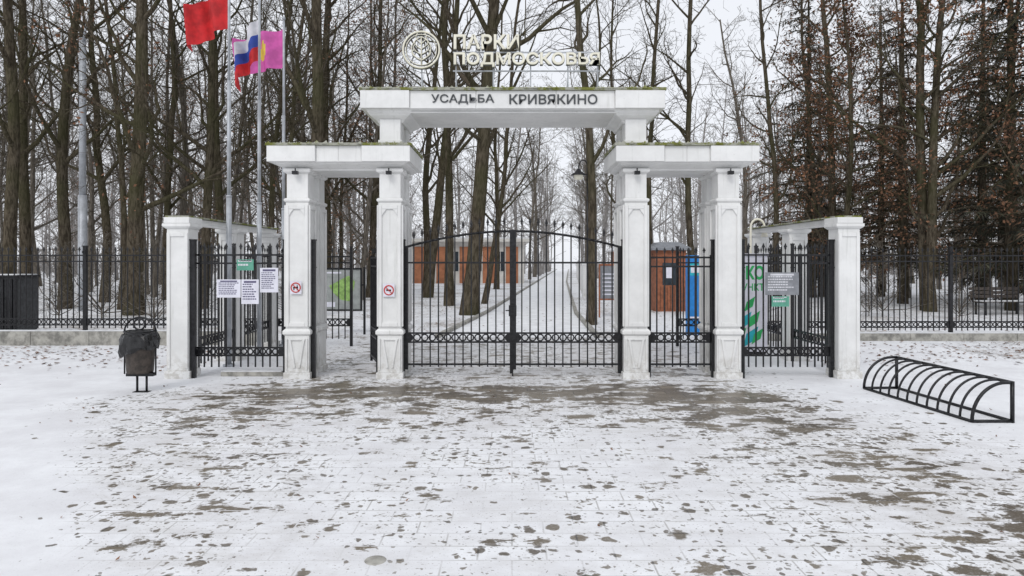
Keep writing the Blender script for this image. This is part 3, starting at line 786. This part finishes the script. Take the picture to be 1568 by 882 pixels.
def arr(b):
    v=np.array(b.v,dtype=np.float32); n=np.array([len(f) for f in b.f],dtype=np.int32)
    l=np.fromiter((i for f in b.f for i in f),dtype=np.int32); return v,n,l,np.array(b.m,dtype=np.int32)
class Merge:
    def __init__(s): s.V=[];s.N=[];s.L=[];s.Mt=[];s.o=0
    def put(s,a,x,y,rz,sc,lean,mm):
        v,n,l,m=a; Mx=np.array(euler(rz,lean).to_matrix(),dtype=np.float32)*sc
        s.V.append(v@Mx.T+np.array([x,y,0],dtype=np.float32)); s.N.append(n); s.L.append(l+s.o); s.o+=len(v)
        s.Mt.append(np.array(mm,dtype=np.int32)[m])
    def build(s,name,mats):
        V_=np.concatenate(s.V);N_=np.concatenate(s.N);L_=np.concatenate(s.L);m_=np.concatenate(s.Mt)
        me=bpy.data.meshes.new(name); me.vertices.add(len(V_)); me.vertices.foreach_set('co',V_.ravel())
        me.loops.add(len(L_)); me.loops.foreach_set('vertex_index',L_)
        me.polygons.add(len(N_)); st=np.zeros(len(N_),dtype=np.int32); st[1:]=np.cumsum(N_)[:-1]
        me.polygons.foreach_set('loop_start',st)
        for q in mats: me.materials.append(M[q])
        me.polygons.foreach_set('material_index',m_); me.update(calc_edges=True)
        o=bpy.data.objects.new(name,me); scene.collection.objects.link(o); print(name,len(N_)); return o
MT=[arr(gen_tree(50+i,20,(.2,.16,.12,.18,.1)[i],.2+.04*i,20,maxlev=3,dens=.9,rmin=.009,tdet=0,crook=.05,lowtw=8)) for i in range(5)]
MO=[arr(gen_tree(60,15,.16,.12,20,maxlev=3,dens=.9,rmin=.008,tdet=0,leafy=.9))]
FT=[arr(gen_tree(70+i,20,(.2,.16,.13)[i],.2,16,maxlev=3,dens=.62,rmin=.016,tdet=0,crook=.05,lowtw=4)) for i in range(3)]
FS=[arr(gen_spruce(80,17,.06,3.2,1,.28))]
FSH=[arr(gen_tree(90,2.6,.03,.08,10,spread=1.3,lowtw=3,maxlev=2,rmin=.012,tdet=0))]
mg=Merge()
rnd=random.Random(99); pts=[]
def ok(x,y,d):
    if -2.4<x-.088*(y-23.5)-.6<2.8 or (-10.5<x<5 and 50<y<64) or (6<x<11 and 45<y<51): return False
    return all((x-a)**2+(y-c)**2>d*d for a,c in pts)
cnt=0
for k in range(7000):
    y=31+ rnd.random()*100; x=rnd.uniform(-.86,.86)*y; a=x/y
    left=a<-.17; right=a>.44
    p=1 if (left or right) else (0.0 if y<46 else (.3 if y<70 else .8))
    if rnd.random()>p: continue
    if not ok(x,y,2.5 if left and y<60 else 3.8): continue
    if cnt>=370: break
    pts.append((x,y)); cnt+=1
    lean=(rnd.gauss(0,.03),rnd.gauss(0,.02)); rz=rnd.uniform(0,6.28); s=rnd.uniform(.75,1.12)
    r=rnd.random()
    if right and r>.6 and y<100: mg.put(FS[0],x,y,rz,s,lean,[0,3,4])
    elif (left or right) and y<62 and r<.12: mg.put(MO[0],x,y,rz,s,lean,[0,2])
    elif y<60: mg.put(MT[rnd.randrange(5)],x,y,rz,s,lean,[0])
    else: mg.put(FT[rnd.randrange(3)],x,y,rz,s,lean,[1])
# trees lining the alley
for side in (-1,1):
    for i in range(9):
        y=50+i*9.5+rnd.uniform(-1,1); x=.6+.088*(y-23.5)+side*(3.1 if side>0 else 2.7)+rnd.uniform(-.2,.2)
        if side<0 and y<64: continue
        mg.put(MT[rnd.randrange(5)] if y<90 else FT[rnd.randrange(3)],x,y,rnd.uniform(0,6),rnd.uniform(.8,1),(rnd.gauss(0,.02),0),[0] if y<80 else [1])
for k in range(420):
    y=rnd.uniform(60,135); x=rnd.uniform(-.86,.86)*y
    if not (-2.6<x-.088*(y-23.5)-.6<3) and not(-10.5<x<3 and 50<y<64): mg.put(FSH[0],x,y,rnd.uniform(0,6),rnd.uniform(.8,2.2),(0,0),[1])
mg.build('distant_forest',['barkm_haze','barkf_haze','leafm','needle','needleb'])
rnd=random.Random(4); b=B()
for i in range(4200):
    r=rnd.random()
    if r<.03: x=rnd.uniform(-8,8); y=rnd.uniform(4,10)
    elif r<.42: x=rnd.choice((-1,1))*rnd.uniform(5.3,13); y=rnd.gauss(13.4,1.0)
    else: x=rnd.uniform(-16,16); y=rnd.uniform(15.7,32)
    if y>16 and -1.75+.1*(y-16)<x<2.3 and rnd.random()<.8: continue
    s_=rnd.uniform(.010,.022) if y<10.5 else rnd.uniform(.025,.055); a=rnd.uniform(0,6.28); c,s2=math.cos(a)*s_,math.sin(a)*s_
    z=.012; b.add([(x-c,y-s2,z),(x+s2*.6,y-c*.6,z+rnd.uniform(0,.012)),(x+c,y+s2,z+rnd.uniform(0,.02)),(x-s2*.6,y+c*.6,z+.002)],[(0,1,2,3)])
b.build('fallen_leaves',['leaf'])
# ------------------------------------------------------------ world / light / camera
w=bpy.data.worlds.new('World'); scene.world=w; w.use_nodes=True; nt=w.node_tree; nt.nodes.clear()
out=nt.nodes.new('ShaderNodeOutputWorld'); bg=nt.nodes.new('ShaderNodeBackground'); sk=nt.nodes.new('ShaderNodeTexSky'); sk.sky_type='NISHITA'; sk.sun_disc=False
sk.sun_elevation=R(42); sk.sun_rotation=R(200)
hs=nt.nodes.new('ShaderNodeHueSaturation'); hs.inputs['Saturation'].default_value=.25; nt.links.new(sk.outputs[0],hs.inputs['Color'])
c=mix(nt,.9,hs.outputs[0],(8.6,8.85,9.4)); nt.links.new(c,bg.inputs[0]); bg.inputs[1].default_value=.108; nt.links.new(bg.outputs[0],out.inputs[0])
sl=bpy.data.lights.new('sun','SUN'); sl.energy=1.1; sl.angle=R(25); sl.color=(1,.98,.95)
so=bpy.data.objects.new('sun',sl); scene.collection.objects.link(so); so.rotation_euler=(R(48),0,R(-20)); so.location=(0,0,30)
cd=bpy.data.cameras.new('camera'); cam=bpy.data.objects.new('camera',cd); scene.collection.objects.link(cam)
cam.location=(0,0,1.8); cam.rotation_euler=(R(90),0,0); cd.lens=24; cd.sensor_width=36; cd.shift_y=-.026; cd.clip_end=1500
scene.camera=cam
scene.view_settings.view_transform='Standard'; scene.view_settings.look='None'; scene.view_settings.exposure=0
print('faces',sum(len(m.polygons) for m in bpy.data.meshes),'trees',cnt,[len(m.polygons) for m in V+OAK+SPR])
